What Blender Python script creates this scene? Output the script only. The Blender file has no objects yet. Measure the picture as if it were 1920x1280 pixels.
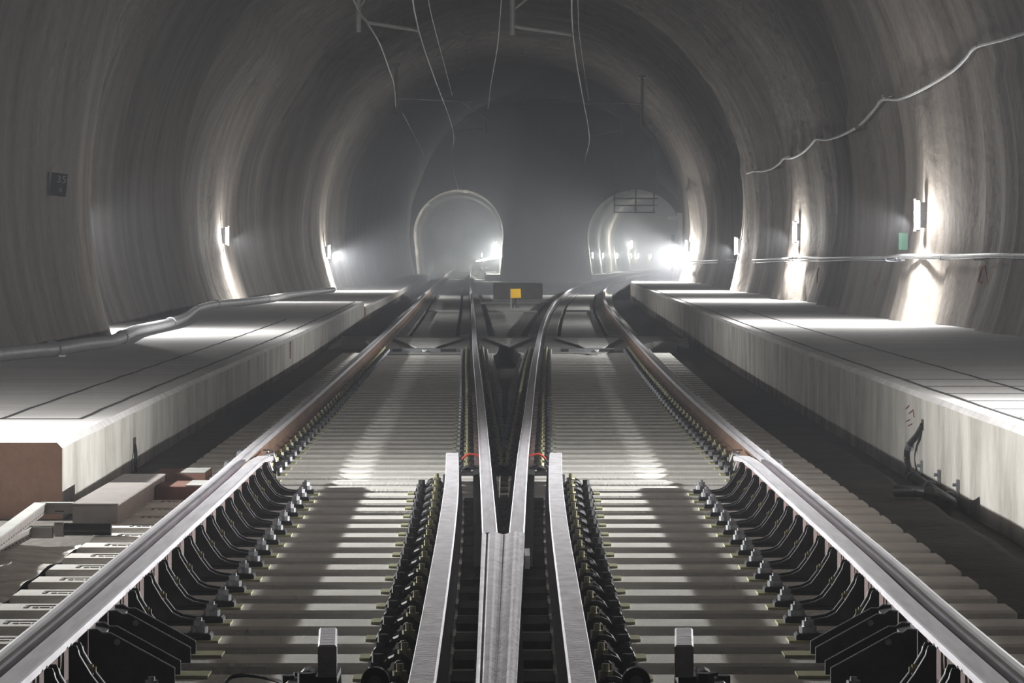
import bpy, math, random
from mathutils import Vector, Matrix
random.seed(7)
F, HZ, CX, CH = 6215.0, 475.0, 960.0, 1.3       # focal length (px), horizon row, centre column, eye height over the rail tops
col = bpy.context.scene.collection
def put(o):
    col.objects.link(o); return o
def onz(px, py, z):                                # the point of the level plane z seen at a photo pixel
    Y = F*(CH-z)/(py-HZ); return Vector(((px-CX)*Y/F, Y, z))
def atY(px, py, Y): return Vector(((px-CX)*Y/F, Y, CH-(py-HZ)*Y/F))
def interp(tab, y):
    if y <= tab[0][0]: return tab[0][1]+(tab[1][1]-tab[0][1])/(tab[1][0]-tab[0][0])*(y-tab[0][0])*0
    n = len(tab)
    for i in range(n-1):
        if y <= tab[i+1][0]:
            x0, x1 = tab[i][0], tab[i+1][0]; h = x1-x0; t = (y-x0)/h
            s = (tab[i+1][1]-tab[i][1])/h
            def sl(k):
                if k <= 0 or k >= n-1:
                    j = min(max(k, 1), n-1); return (tab[j][1]-tab[j-1][1])/(tab[j][0]-tab[j-1][0])
                return (tab[k+1][1]-tab[k-1][1])/(tab[k+1][0]-tab[k-1][0])
            m0, m1 = sl(i), sl(i+1)
            return (2*t**3-3*t*t+1)*tab[i][1]+(t**3-2*t*t+t)*h*m0+(-2*t**3+3*t*t)*tab[i+1][1]+(t**3-t*t)*h*m1
    s = (tab[-1][1]-tab[-2][1])/(tab[-1][0]-tab[-2][0])
    return tab[-1][1]+s*(y-tab[-1][0])
# ---------------------------------------------------------------- plan of the place: lateral X as a function of distance Y
LO = [(5,-1.63),(11.9,-1.657),(14.3,-1.677),(19.2,-1.717),(22.5,-1.755),(30.5,-1.825),(43.4,-1.965),(64.6,-2.22),(90,-2.56),(115,-2.93),(160,-3.55),(205,-4.1),(340,-5.6)]
LI = [(15.6,-.104),(21.9,-.182),(26.2,-.237),(32.7,-.326),(43.4,-.478),(64.6,-.75),(90,-1.08),(115,-1.43),(160,-2.05),(205,-2.6),(340,-4.1)]
RO = [(5,1.585),(11.9,1.592),(14.3,1.612),(21.9,1.632),(26.2,1.64),(32.7,1.675),(43.4,1.79),(64.6,2.09),(89.8,2.52),(107.7,3.0),(119,3.33),(150,4.57),(165,5.6),(205,8.3),(250,12.0),(340,21.3)]
RI = [(15.6,.022),(21.9,.074),(26.2,.122),(32.7,.19),(43.4,.315),(64.6,.62),(89.8,1.15),(107.7,1.68),(119,2.05),(140,2.95),(161,4.15),(180,5.4),(205,6.8),(250,10.5),(340,19.8)]
PL0 = [(21.3,-2.893),(25,-2.957),(30,-3.02),(38,-3.09),(47,-3.18),(58,-3.32),(70,-3.5),(84,-3.75)]
PL = [(a*.9465,b*.9465) for a,b in PL0]
PL2 = [(79,-3.50),(100,-3.68),(114,-3.85),(160,-4.5),(205,-5.1)]
PR = [(5,2.93),(19.2,2.96),(24.7,2.98),(27.4,3.0),(35.8,3.07),(46,3.18),(63.6,3.42),(88.8,3.75),(109,4.0),(124,4.45),(141,5.4),(158,6.5),(200,9.6)]
lo = lambda y: interp(LO, y)
li = lambda y: interp(LI, y)
ro = lambda y: interp(RO, y)
ri = lambda y: interp(RI, y)
PTL, PTR = .15, .28                              # heights of the two side platforms over the rail tops
AR = [(-60,6.5),(10,6.4),(14,6.3),(21,7.0),(28,6.35),(40,6.6),(44,6.7),(48,6.35),(50.2,6.35),(52,6.25),(55.5,6.05),(56.5,6.05),(58.5,6.7),(62,6.65),(68,6.62),(73,6.45),(75,6.28),(76.2,6.4),(78.5,6.95),(84,6.7),(88,6.42),(89.5,6.5),(92,6.95),(96.5,6.78),(100,6.45),(103,6.9),(112,6.95),(118,6.7),(122,6.45),(128,6.75),(134,7.7),(150,9.2),(180,10.8),(206,11.2)]
AL = [(-60,6.6),(10,6.5),(14,6.4),(21,7.0),(28,6.5),(38,6.6),(42.5,6.25),(45.5,5.80),(47.5,6.65),(50,7.0),(56,6.85),(62,6.65),(64.5,6.55),(67,7.25),(73,7.35),(78,7.3),(81,7.2),(86,7.0),(88.5,6.85),(91,7.3),(95,6.9),(98,6.42),(100.5,6.95),(106,6.8),(110,6.5),(113,6.42),(118,6.8),(130,6.6),(150,6.4),(206,6.4)]
ZC, BZ = 2.3, 6.4
def hump(y, t):
    return -.16*abs(math.sin(y*.41+.35*math.sin(t*2)+.6*math.sin(y*.13)))**3-.07*abs(math.sin(y*.97+t*.8))**4+.045*math.sin(y*1.9+2.2*math.sin(t*1.3))+.03*math.sin(y*3.7+t*2.1)+.05*math.sin(y*.83+t*1.7+1)+.02*math.sin(y*5.9-t*4.)+.03*math.sin(t*9+y*.5)
def wall_a(y, t):
    c = .5-.5*math.cos(min(max(t, 0), math.pi))
    w = 1-abs(math.sin(t))**3*.35
    r, l = interp(AR, y), interp(AL, y)
    base = 6.5
    if y > 128: base = 6.5+(y-128)*.02
    k = (1-c)*r+c*l
    return base*(1-w)+k*w+hump(y, t)*(.6 if t > .2 else 1)
def wallX(y, z, side):
    t = math.asin(max(-1, min(1, (z-ZC)/BZ)))
    return wall_a(y, t if side > 0 else math.pi-t)*math.cos(t)
def onwall(px, py, off=.05, y0=20, y1=140):
    side = 1 if px > CX else -1
    y = y0
    while y < y1:
        X = (px-CX)*y/F; z = CH-(py-HZ)*y/F
        if abs(X) >= wallX(y, z, side)-off: return Vector((X, y, z))
        y += .05
    return atY(px, py, y1)
# ---------------------------------------------------------------- materials
def ramp(nt, fac, stops):
    r = nt.nodes.new('ShaderNodeValToRGB'); nt.links.new(fac, r.inputs[0]); e = r.color_ramp.elements
    while len(e) < len(stops): e.new(.5)
    for k, (p, c) in enumerate(stops): e[k].position = p; e[k].color = (*c, 1)
    return r.outputs[0]
def mat(name, c0, c1=None, scale=4, rough=.85, metal=0, stretch=(1,1,1), bump=0, bscale=None, detail=6, emit=None, lo_=.3, hi_=.7, spec=None):
    m = bpy.data.materials.new(name); m.use_nodes = True; nt = m.node_tree; b = nt.nodes['Principled BSDF']
    b.inputs['Roughness'].default_value = rough; b.inputs['Metallic'].default_value = metal
    if spec is not None: b.inputs['Specular IOR Level'].default_value = spec
    if emit:
        b.inputs['Emission Color'].default_value = (*emit[0], 1); b.inputs['Emission Strength'].default_value = emit[1]
        m.cycles.emission_sampling = 'NONE'
    if c1 is None:
        c1 = tuple(v*.8 for v in c0)
    g = nt.nodes.new('ShaderNodeNewGeometry'); mp = nt.nodes.new('ShaderNodeMapping'); mp.inputs['Scale'].default_value = stretch
    nt.links.new(g.outputs['Position'], mp.inputs[0])
    n = nt.nodes.new('ShaderNodeTexNoise'); n.inputs['Scale'].default_value = scale; n.inputs['Detail'].default_value = detail; n.inputs['Roughness'].default_value = .6
    nt.links.new(mp.outputs[0], n.inputs['Vector'])
    nt.links.new(ramp(nt, n.outputs['Fac'], [(lo_, c1), (hi_, c0)]), b.inputs['Base Color'])
    if bump:
        n2 = nt.nodes.new('ShaderNodeTexNoise'); n2.inputs['Scale'].default_value = bscale or scale*6; n2.inputs['Detail'].default_value = 5
        nt.links.new(g.outputs['Position'], n2.inputs['Vector'])
        bp = nt.nodes.new('ShaderNodeBump'); bp.inputs['Strength'].default_value = bump; bp.inputs['Distance'].default_value = .03
        nt.links.new(n2.outputs['Fac'], bp.inputs['Height']); nt.links.new(bp.outputs[0], b.inputs['Normal'])
    return m
M = dict(
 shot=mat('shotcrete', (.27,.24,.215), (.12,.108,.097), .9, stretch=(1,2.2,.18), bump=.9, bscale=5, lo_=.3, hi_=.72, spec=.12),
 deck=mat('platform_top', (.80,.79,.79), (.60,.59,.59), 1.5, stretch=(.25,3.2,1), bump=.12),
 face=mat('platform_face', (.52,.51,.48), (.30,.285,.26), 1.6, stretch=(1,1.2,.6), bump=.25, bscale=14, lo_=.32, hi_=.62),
 endf=mat('platform_end', (.50,.33,.25), (.38,.25,.19), 3, bump=.4),  # brown tint stands in for brownish light on the end face
 groove=mat('joint', (.05,.05,.05)),
 floor=mat('floor_dust', (.085,.078,.066), (.045,.042,.036), 2.2, bump=.5),
 slab=mat('slab', (.42,.42,.41), (.30,.30,.29), 1.3, bump=.15),
 pale=mat('pale_concrete', (.75,.75,.74), (.6,.6,.59), 2, bump=.1),
 slabd=mat('slab_dark', (.22,.22,.21), (.15,.15,.14), 2.3, bump=.2),
 sleeper=mat('sleeper_concrete', (.74,.73,.70), (.62,.61,.58), 5, bump=.15, bscale=60),
 rough=mat('rough_concrete', (.85,.83,.78), (.50,.48,.44), 3.5, stretch=(1,2,1), bump=1.0, bscale=9),
 steel=mat('rail_steel', (.66,.65,.69), (.5,.49,.52), 30, rough=.58, metal=.6, stretch=(1,.08,1), bump=.03),
 cast=mat('cast_steel', (.66,.65,.69), (.46,.45,.48), 14, rough=.7, metal=.4, stretch=(1,.5,1), bump=.25, bscale=40),
 rust=mat('rail_rust', (.29,.19,.14), (.19,.12,.085), 6, rough=.8, metal=.1, stretch=(1,.3,1)),
 lilac=mat('check_rail_side', (.24,.18,.175), (.17,.115,.11), 7, rough=.7, metal=.1),
 dark=mat('dark_iron', (.075,.075,.08), (.04,.04,.042), 20, rough=.6, metal=.4),
 rim=mat('worn_edge', (.22,.22,.24), (.14,.14,.15), 20, rough=.5, metal=.4),
 zinc=mat('zinc', (.42,.43,.46), (.28,.29,.31), 20, rough=.4, metal=.6),
 brass=mat('yellow_passivated', (.42,.41,.27), (.26,.25,.16), 20, rough=.4, metal=.5),
 pad=mat('pad', (.50,.50,.33), (.38,.38,.24), 20, rough=.7),
 pipe=mat('grey_pipe', (.48,.48,.50), (.38,.38,.40), 6, rough=.5),
 black=mat('black_rubber', (.03,.03,.03), (.02,.02,.02), 9, rough=.45),
 box=mat('duct_grey', (.27,.25,.24), (.20,.185,.18), 9, rough=.6),
 brown=mat('brown_cover', (.20,.105,.08), (.13,.07,.055), 6, rough=.8),
 chrome=mat('bright_foil', (.75,.80,.88), (.5,.55,.62), 20, rough=.2, metal=.8),
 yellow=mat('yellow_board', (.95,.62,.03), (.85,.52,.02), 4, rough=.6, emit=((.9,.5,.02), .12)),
 green=mat('green_box', (.05,.15,.10), (.04,.12,.08), 9, rough=.6),
 signblue=mat('sign_blue', (.05,.055,.08), (.04,.045,.065), 9, rough=.6),
 signtext=mat('sign_text', (.85,.85,.86), rough=.7),
 red=mat('red_paint', (.36,.11,.11), (.22,.10,.09), 20, rough=.9),
 redtie=mat('red_tie', (.65,.10,.07), rough=.5),
 cable=mat('cable', (.60,.60,.61), (.45,.45,.46), 9, rough=.5),
 wire=mat('wire', (.5,.5,.48), (.4,.4,.38), 9, rough=.4, metal=.2),
 tube=mat('lamp_glass', (.9,.9,.9), rough=.3, emit=((1,1,.97), 14)),
 tubefar=mat('lamp_glass_far', (.9,.9,.9), rough=.3, emit=((.93,.97,1), 420)),
 mark=mat('imprint', (.22,.22,.20)),
)
def darken_up(m, z0, z1, k):                         # paints the dimmer light of the upper vault into its base colour
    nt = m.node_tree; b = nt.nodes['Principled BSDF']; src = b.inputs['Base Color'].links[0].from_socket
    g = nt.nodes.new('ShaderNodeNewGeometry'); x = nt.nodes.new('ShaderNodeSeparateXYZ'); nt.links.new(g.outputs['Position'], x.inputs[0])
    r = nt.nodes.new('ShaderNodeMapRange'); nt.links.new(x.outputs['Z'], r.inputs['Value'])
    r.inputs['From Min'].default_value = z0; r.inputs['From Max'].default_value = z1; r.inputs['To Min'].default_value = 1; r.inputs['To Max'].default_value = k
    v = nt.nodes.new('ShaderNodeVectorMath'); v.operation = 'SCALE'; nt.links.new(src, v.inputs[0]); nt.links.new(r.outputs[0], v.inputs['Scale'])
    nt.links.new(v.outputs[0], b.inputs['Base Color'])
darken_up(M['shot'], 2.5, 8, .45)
# ---------------------------------------------------------------- mesh building
class MB:
    def __init__(s): s.v = []; s.f = []
    def add(s, vs, fs):
        o = len(s.v); s.v += [tuple(p) for p in vs]; s.f += [tuple(i+o for i in f) for f in fs]; return s
    def box(s, x0, x1, y0, y1, z0, z1, c=0, rot=None, org=None):
        if c <= 0:
            vs = [(x,y,z) for z in (z0,z1) for y in (y0,y1) for x in (x0,x1)]
            fs = [(0,2,3,1),(4,5,7,6),(0,1,5,4),(2,6,7,3),(0,4,6,2),(1,3,7,5)]
        else:
            vs = []
            for z, k in ((z0,1),(z1-c,0),(z1,1)):
                d = c if k else 0
                if z == z0: d = 0
                vs += [(x0+d,y0+d,z),(x1-d,y0+d,z),(x1-d,y1-d,z),(x0+d,y1-d,z)]
            fs = [(3,2,1,0)]+[(a+i,a+(i+1)%4,a+4+(i+1)%4,a+4+i) for a in (0,4) for i in range(4)]+[(8,9,10,11)]
        if rot is not None:
            o = Vector(org or ((x0+x1)/2,(y0+y1)/2,(z0+z1)/2)); vs = [o+rot@(Vector(p)-o) for p in vs]
        return s.add(vs, fs)
    def prism(s, poly, y0, y1):                       # poly in (x,z), extruded along y
        n = len(poly)
        vs = [(x,y0,z) for x,z in poly]+[(x,y1,z) for x,z in poly]
        return s.add(vs, [tuple(range(n)), tuple(range(2*n-1,n-1,-1))]+[(i,n+i,n+(i+1)%n,(i+1)%n) for i in range(n)])
    def slab(s, poly, z0, z1):                        # poly in (x,y)
        n = len(poly)
        vs = [(x,y,z0) for x,y in poly]+[(x,y,z1) for x,y in poly]
        return s.add(vs, [tuple(range(n-1,-1,-1)), tuple(range(n,2*n))]+[(i,(i+1)%n,n+(i+1)%n,n+i) for i in range(n)])
    def sweep(s, prof, xf, ys, zf=lambda y: 0):       # closed profile in (u,z) swept along Y following xf
        n = len(prof); vs = []; fs = []
        for y in ys:
            x = xf(y); z = zf(y); vs += [(x+u, y, z+w) for u,w in prof]
        for k in range(len(ys)-1):
            for i in range(n): fs.append((k*n+i, k*n+(i+1)%n, (k+1)*n+(i+1)%n, (k+1)*n+i))
        fs.append(tuple(range(n-1,-1,-1))); e = (len(ys)-1)*n; fs.append(tuple(e+i for i in range(n)))
        return s.add(vs, fs)
    def tube(s, pts, r, n=8, smooth=0):
        pts = [Vector(p) for p in pts]
        if smooth:
            q = []
            for i in range(len(pts)-1):
                p0 = pts[max(i-1,0)]; p1 = pts[i]; p2 = pts[i+1]; p3 = pts[min(i+2,len(pts)-1)]
                for k in range(smooth):
                    t = k/smooth
                    q.append(.5*((2*p1)+(p2-p0)*t+(2*p0-5*p1+4*p2-p3)*t*t+(3*p1-3*p2+p3-p0)*t**3))
            q.append(pts[-1]); pts = q
        vs = []; fs = []; a = None
        for i, p in enumerate(pts):
            d = (pts[min(i+1,len(pts)-1)]-pts[max(i-1,0)]).normalized()
            if a is None: a = d.orthogonal().normalized()
            a = (a-d*a.dot(d)).normalized(); b = d.cross(a)
            vs += [p+(a*math.cos(6.28318*k/n)+b*math.sin(6.28318*k/n))*r for k in range(n)]
        for i in range(len(pts)-1):
            for k in range(n): fs.append((i*n+k, i*n+(k+1)%n, (i+1)*n+(k+1)%n, (i+1)*n+k))
        fs.append(tuple(range(n-1,-1,-1))); e = (len(pts)-1)*n; fs.append(tuple(e+k for k in range(n)))
        return s.add(vs, fs)
    def cyl(s, p0, p1, r, n=12): return s.tube([p0, p1], r, n)
    def build(s, name, m, parent=None, smooth=False):
        me = bpy.data.meshes.new(name); me.from_pydata(s.v, [], s.f); me.update()
        import bmesh
        b = bmesh.new(); b.from_mesh(me); bmesh.ops.recalc_face_normals(b, faces=b.faces); b.to_mesh(me); b.free()
        if smooth:
            for p in me.polygons: p.use_smooth = True
        me.materials.append(M[m] if isinstance(m, str) else m)
        o = put(bpy.data.objects.new(name, me))
        if parent: o.parent = parent
        return o
def tag(o, label=None, cat=None, group=None, kind=None):
    if label: o['label'] = label
    if cat: o['category'] = cat
    if group: o['group'] = group
    if kind: o['kind'] = kind
    return o
def empty(name, loc=(0,0,0), label=None, cat=None, group=None, rz=0):
    o = put(bpy.data.objects.new(name, None)); o.location = loc; o.rotation_euler = (0,0,rz); o.empty_display_size = .1
    return tag(o, label, cat, group)
def copy_tree(o, parent=None):
    c = o.copy(); put(c); c.parent = parent
    for ch in [k for k in kids.get(o.name, [])]: copy_tree(ch, c)
    return c
kids = {}
def index():
    kids.clear()
    for o in bpy.data.objects:
        if o.parent: kids.setdefault(o.parent.name, []).append(o)
def frange(a, b, n): return [a+(b-a)*i/(n-1) for i in range(n)]
ORD = 'first second third fourth fifth sixth seventh eighth ninth tenth eleventh twelfth thirteenth fourteenth fifteenth sixteenth seventeenth eighteenth nineteenth twentieth'.split()
TEN = {2:'twenty',3:'thirty',4:'forty',5:'fifty'}
def ordi(n):
    if n <= 20: return ORD[n-1]
    t, u = divmod(n, 10)
    return TEN[t]+'-'+ORD[u-1] if u else {30:'thirtieth',40:'fortieth',50:'fiftieth'}[n]
# ---------------------------------------------------------------- tunnel shell
def shell():
    ys = []; y = -60
    while y < 20: ys.append(y); y += 2
    while y < 130: ys.append(y); y += .3
    while y < 205: ys.append(y); y += 1.5
    ys.append(205.2)
    def patch(name, ts):
        vs = []; fs = []; n = len(ts)
        for y in ys:
            for t in ts:
                a = wall_a(y, t); vs.append((a*math.cos(t), y, ZC+BZ*math.sin(t)*(a/6.5 if .6 < t < 2.5 else 1)))
        for k in range(len(ys)-1):
            for i in range(n-1): fs.append((k*n+i, k*n+i+1, (k+1)*n+i+1, (k+1)*n+i))
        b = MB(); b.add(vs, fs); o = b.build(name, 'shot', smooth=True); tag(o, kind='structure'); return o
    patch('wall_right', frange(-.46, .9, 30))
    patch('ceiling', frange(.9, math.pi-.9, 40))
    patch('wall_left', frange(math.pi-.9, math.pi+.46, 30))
shell()
b = MB(); b.box(-8, 13, -60, 206, -.6, -.40); tag(b.build('floor', 'floor'), kind='structure')
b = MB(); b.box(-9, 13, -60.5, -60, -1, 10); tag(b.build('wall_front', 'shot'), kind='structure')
b = MB(); b.sweep([(-.9,-.5),(.9,-.5),(.9,-.315),(-.9,-.315)], lambda y: lo(y)-1.35, frange(17.4,120,60)); tag(b.build('floor_3', 'floor'), kind='structure')
# back wall with the two bore mouths
def bore_prof(r, zc, n=40):
    p = [(-r*.90, -.55), (-r*.93, .4)]
    for k in range(n+1):
        a = math.pi*(1.08-1.16*k/n); p.append((r*math.cos(a), zc+r*math.sin(a)*1.0))
    return p+[(r*.93, .4), (r*.90, -.55)]
YB = 205.0
BL = dict(x=-3.30, r=2.80, zc=2.46); BR = dict(x=7.62, r=2.95, zc=2.30)
xbl = lambda y: BL['x']-.012*(y-YB)
xbr = lambda y: BR['x']+.072*(y-YB)+(y-YB)**2/4800
def backwall():
    import bmesh
    bm = bmesh.new()
    outer = [(-9,-.55),(-9,10.5),(14,10.5),(14,-.55)]
    def wall(x0, x1, B):                               # strip x0..x1 containing one mouth, faces fanned between mouth and border
        pr = [(B['x']+u, z) for u, z in bore_prof(B['r'], B['zc'])]
        n = len(pr)
        rim = []
        for k, (x, z) in enumerate(pr):
            dx, dz = x-B['x'], z-B['zc']
            if z < .5: rim.append((x0 if dx < 0 else x1, z)); continue
            s = min((x1-B['x'])/dx if dx > 1e-6 else 1e9, (x0-B['x'])/dx if dx < -1e-6 else 1e9, (10.5-B['zc'])/dz if dz > 1e-6 else 1e9)
            rim.append((B['x']+dx*s, B['zc']+dz*s))
        a = [bm.verts.new((x, YB, z)) for x, z in pr]; c = [bm.verts.new((x, YB, z)) for x, z in rim]
        for k in range(n-1):
            bm.faces.new((a[k], a[k+1], c[k+1], c[k]))
    wall(-9, 2.2, BL); wall(2.2, 14, BR)
    bm.faces.new([bm.verts.new((x, YB+.04, z)) for x, z in ((-9,6.0),(14,6.0),(14,10.6),(-9,10.6))])
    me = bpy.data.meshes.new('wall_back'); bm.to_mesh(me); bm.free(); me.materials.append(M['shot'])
    tag(put(bpy.data.objects.new('wall_back', me)), kind='structure')
backwall()
for nm, B, xf, y1 in (('wall_1', BL, xbl, 300), ('wall_2', BR, xbr, 345)):
    pr = bore_prof(B['r'], B['zc']); ys = frange(YB, y1, 90); n = len(pr); vs = []; fs = []
    for k, y in enumerate(ys):
        for i, (u, z) in enumerate(pr):
            q = 1+.012*math.sin(y*.55+i*.3); vs.append((xf(y)+u*q, y, B['zc']+(z-B['zc'])*q))
    for k in range(len(ys)-1):
        for i in range(n-1): fs.append((k*n+i, k*n+i+1, (k+1)*n+i+1, (k+1)*n+i))
    fs.append(tuple((len(ys)-1)*n+i for i in range(n)))
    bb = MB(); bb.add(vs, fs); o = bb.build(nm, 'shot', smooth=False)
    tag(o, 'rounded lining of the single-track bore leading %s' % ('away on the left' if B is BL else 'away on the right'), kind='structure')
    b = MB(); b.sweep([(-B['r'],-.6),(B['r'],-.6),(B['r'],-.35),(-B['r'],-.35)], xf, frange(YB, y1, 30)); tag(b.build('floor_1' if B is BL else 'floor_2', 'floor'), kind='structure')
    # low walkway curb in the bore
    b = MB(); s = 1 if B is BL else -1
    b.sweep([(s*B['r']*.95,-.4),(s*B['r']*.62,-.4),(s*B['r']*.62,.0),(s*B['r']*.95,.0)], xf, frange(YB+.3, y1, 40))
    tag(b.build('trim_1' if B is BL else 'trim_2', 'slab'), kind='structure')
# ---------------------------------------------------------------- side platforms
def platform(name, tab, y0, y1, zt, sgn, wallw, label, rows=90):
    root = MB(); ys = frange(y0, y1, rows)
    b = MB(); vs = []; fs = []
    for y in ys:
        e = interp(tab, y); j = .004*math.sin(y*2.3)
        vs += [(e+j, y, -.5), (e+j, y, zt-.035), (e+sgn*.03, y, zt), (sgn*wallw(y), y, zt), (sgn*wallw(y), y, -.5)]
    for k in range(len(ys)-1):
        for i in range(4): fs.append((k*5+i, k*5+i+1, (k+1)*5+i+1, (k+1)*5+i))
    fs.append((0,1,2,3,4)); e = 5*(len(ys)-1); fs.append((e+4,e+3,e+2,e+1,e))
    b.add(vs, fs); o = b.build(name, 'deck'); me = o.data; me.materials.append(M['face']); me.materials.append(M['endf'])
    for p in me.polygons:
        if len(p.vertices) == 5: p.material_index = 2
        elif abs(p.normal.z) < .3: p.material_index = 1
    tag(o, label, kind='structure'); return o
platform('platform', PL, 20.16, 79.4, PTL, -1, lambda y: 7.3, 'concrete side platform with grey pipe on its far edge, left of the tracks')
platform('platform.001', PL2, 79.4, 205, .03, -1, lambda y: 7.2, 'lower far continuation of the left concrete platform')
platform('platform.002', PR, 5, 125, PTR, 1, lambda y: 7.1, 'concrete side platform right of the tracks with black hose on its side')
platform('platform.003', PR, 125, 200, PTR, 1, lambda y: min(7.2+(y-125)*.06, 11), 'far curving end of the right concrete platform')
# joints in the platform tops
def joint(tab, off, ys, z, w=.012):
    b = MB(); b.sweep([(-w,0),(w,0),(w,.004),(-w,.004)], lambda y: interp(tab, y)+off+.006*math.sin(y*3), ys, lambda y: z); return b
jl = [(PL,-.21,23,79,PTL),(PL,-.76,23,58,PTL),(PR,.17,8,110,PTR),(PR,.82,8,60,PTR)]
for k, (tab, off, y0, y1, z) in enumerate(jl):
    tag(joint(tab, off, frange(y0, y1, 80), z).build('trim_%d' % (10+k), 'groove'), kind='structure')
b = MB(); b.box(-7.0, -3.0, 23, 23.04, PTL, PTL+.004); tag(b.build('trim_14', 'groove'), kind='structure')
for k, y in enumerate([19.5,20.6,21.7,22.9,24.1,25.4,26.8]):
    b = MB(); b.box(3.16, 6.0, y, y+.022, PTR, PTR+.004); tag(b.build('trim_%d' % (20+k), 'groove'), kind='structure')
# ---------------------------------------------------------------- rails
HEAD = [(-.036,-.036),(-.036,-.013),(-.031,-.005),(-.018,-.001),(0,0),(.018,-.001),(.031,-.005),(.036,-.013),(.036,-.036)]
WEB = [(-.034,-.037),(-.009,-.05),(-.009,-.135),(-.03,-.150),(-.075,-.160),(-.075,-.172),(.075,-.172),(.075,-.160),(.03,-.150),(.009,-.135),(.009,-.05),(.034,-.037)]
def rail(xf, y0, y1, label, n=110, zoff=0, web='rust'):
    r = empty('rail', (0,0,0), label, 'rail'); ys = [y0+(y1-y0)*(i/(n-1))**1.7 for i in range(n)]
    MB().sweep(HEAD, xf, ys, lambda y: zoff).build('rail_head', 'steel', r, smooth=False)
    MB().sweep(WEB, xf, ys, lambda y: zoff).build('rail_web', web, r)
    return r
rail(lo, 6, 298, 'straight outer running rail of the left track, beside the left platform')
rail(ro, 6, 330, 'outer running rail of the right track, curving away beside the right platform')
rail(li, 15.45, 298, 'inner rail of the left track, left arm of the V at the middle', web='dark')
rail(ri, 15.45, 330, 'inner rail of the right track, right arm of the V at the middle', web='dark')
# check rails: raised, on the inside of each outer rail
CHEAD = [(-.036,-.03),(-.036,-.004),(-.032,0),(.037,0),(.042,-.004),(.042,-.03)]
CWEB = [(.036,-.031),(.020,-.035),(.020,-.155),(.045,-.165),(.045,-.172),(.0,-.172),(.0,-.031)]
def flare(y, y1, d, L=1.2): return d*max(0, (y-(y1-L))/L)**2
for sg, f, lab in ((1, lo, 'left'), (-1, ro, 'right')):
    y1 = 21.2
    r = empty('check_rail', (0,0,0), 'raised flat-topped check rail bolted to dark braces inside the %s outer rail' % lab, 'rail')
    xf = lambda y, sg=sg, f=f: f(y)+sg*(.138+flare(y, y1, .035))
    p = [(u*sg, z) for u, z in CHEAD]; q = [(u*sg, z) for u, z in CWEB]
    ys = frange(6, y1, 60)
    MB().sweep(p, xf, ys, lambda y: .022-flare(y, y1, .015, .5)).build('rail_head', 'steel', r)
    MB().sweep(q, xf, ys, lambda y: .022).build('rail_web', 'lilac', r)
# wing rails of the crossing
WL = [(6,-.262),(10.04,-.275),(13,-.292),(16,-.314),(19,-.345),(21.8,-.394)]
WR = [(6,.205),(10.04,.216),(13,.222),(16,.229),(19,.250),(21.8,.288)]
WHEAD = [(-.040,-.048),(-.040,-.003),(-.037,0),(.037,0),(.040,-.003),(.040,-.048)]
for tab, lab in ((WL,'left'),(WR,'right')):
    r = empty('wing_rail', (0,0,0), 'wide flat-topped wing rail on the %s side of the crossing nose' % lab, 'rail')
    ys = frange(6, 21.8, 60); xf = lambda y, tab=tab: interp(tab, y)
    MB().sweep(WHEAD, xf, ys, lambda y: .002-flare(y, 21.8, .012, .6)).build('rail_head', 'cast', r)
    MB().sweep([(-.010,-.044),(-.010,-.13),(-.06,-.155),(-.06,-.172),(.06,-.172),(.06,-.155),(.010,-.13),(.010,-.044)], xf, ys, lambda y: .0+.0).build('rail_web', 'dark', r)
# crossing nose block
def frog():
    r = empty('crossing_nose', (0,0,0), 'cast steel crossing nose block where the two inner rails meet in a V', 'rail crossing')
    ys = frange(6, 15.5, 70); vs = []; fs = []; n = 17
    for y in ys:
        t = (y-10.04)/(15.4-10.04)
        xl = -.110-.030*t; xr = .0134+.0456*t
        for i in range(n):
            u = i/(n-1); x = xl+(xr-xl)*u
            z = -.006*(1-min(1, u/.06)) - .006*(1-min(1, (1-u)/.06))
            g1 = math.exp(-((u-.30)/.05)**2); g2 = math.exp(-((u-(.82-.10*min(max(t,0),1)*0))/.05)**2)
            dip = .010*math.exp(-((u-.5)/.14)**2)*(.4+.6*max(0, min(1, t)))
            z += -.008*math.exp(-((u-.13)/.04)**2)+.003*g1+.005*g2-1.25*dip-.003*math.exp(-((u-.93)/.03)**2)
            vs.append((x, y, z))
        vs += [(xr-.004, y, -.13), (xl+.004, y, -.13)]
    m = n+2
    for k in range(len(ys)-1):
        for i in range(m): fs.append((k*m+i, k*m+(i+1)%m, (k+1)*m+(i+1)%m, (k+1)*m+i))
    fs.append(tuple(range(m))); e = (len(ys)-1)*m; fs.append(tuple(e+m-1-i for i in range(m)))
    MB().add(vs, fs).build('nose_block', 'cast', r, smooth=False)
    MB().box(-.13, .04, 6, 15.3, -.172, -.13).build('base_flange', 'dark', r)
    MB().box(.055, .078, 14.4, 14.75, -.07, -.012).build('side_lug', 'cast', r)
frog()
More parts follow.
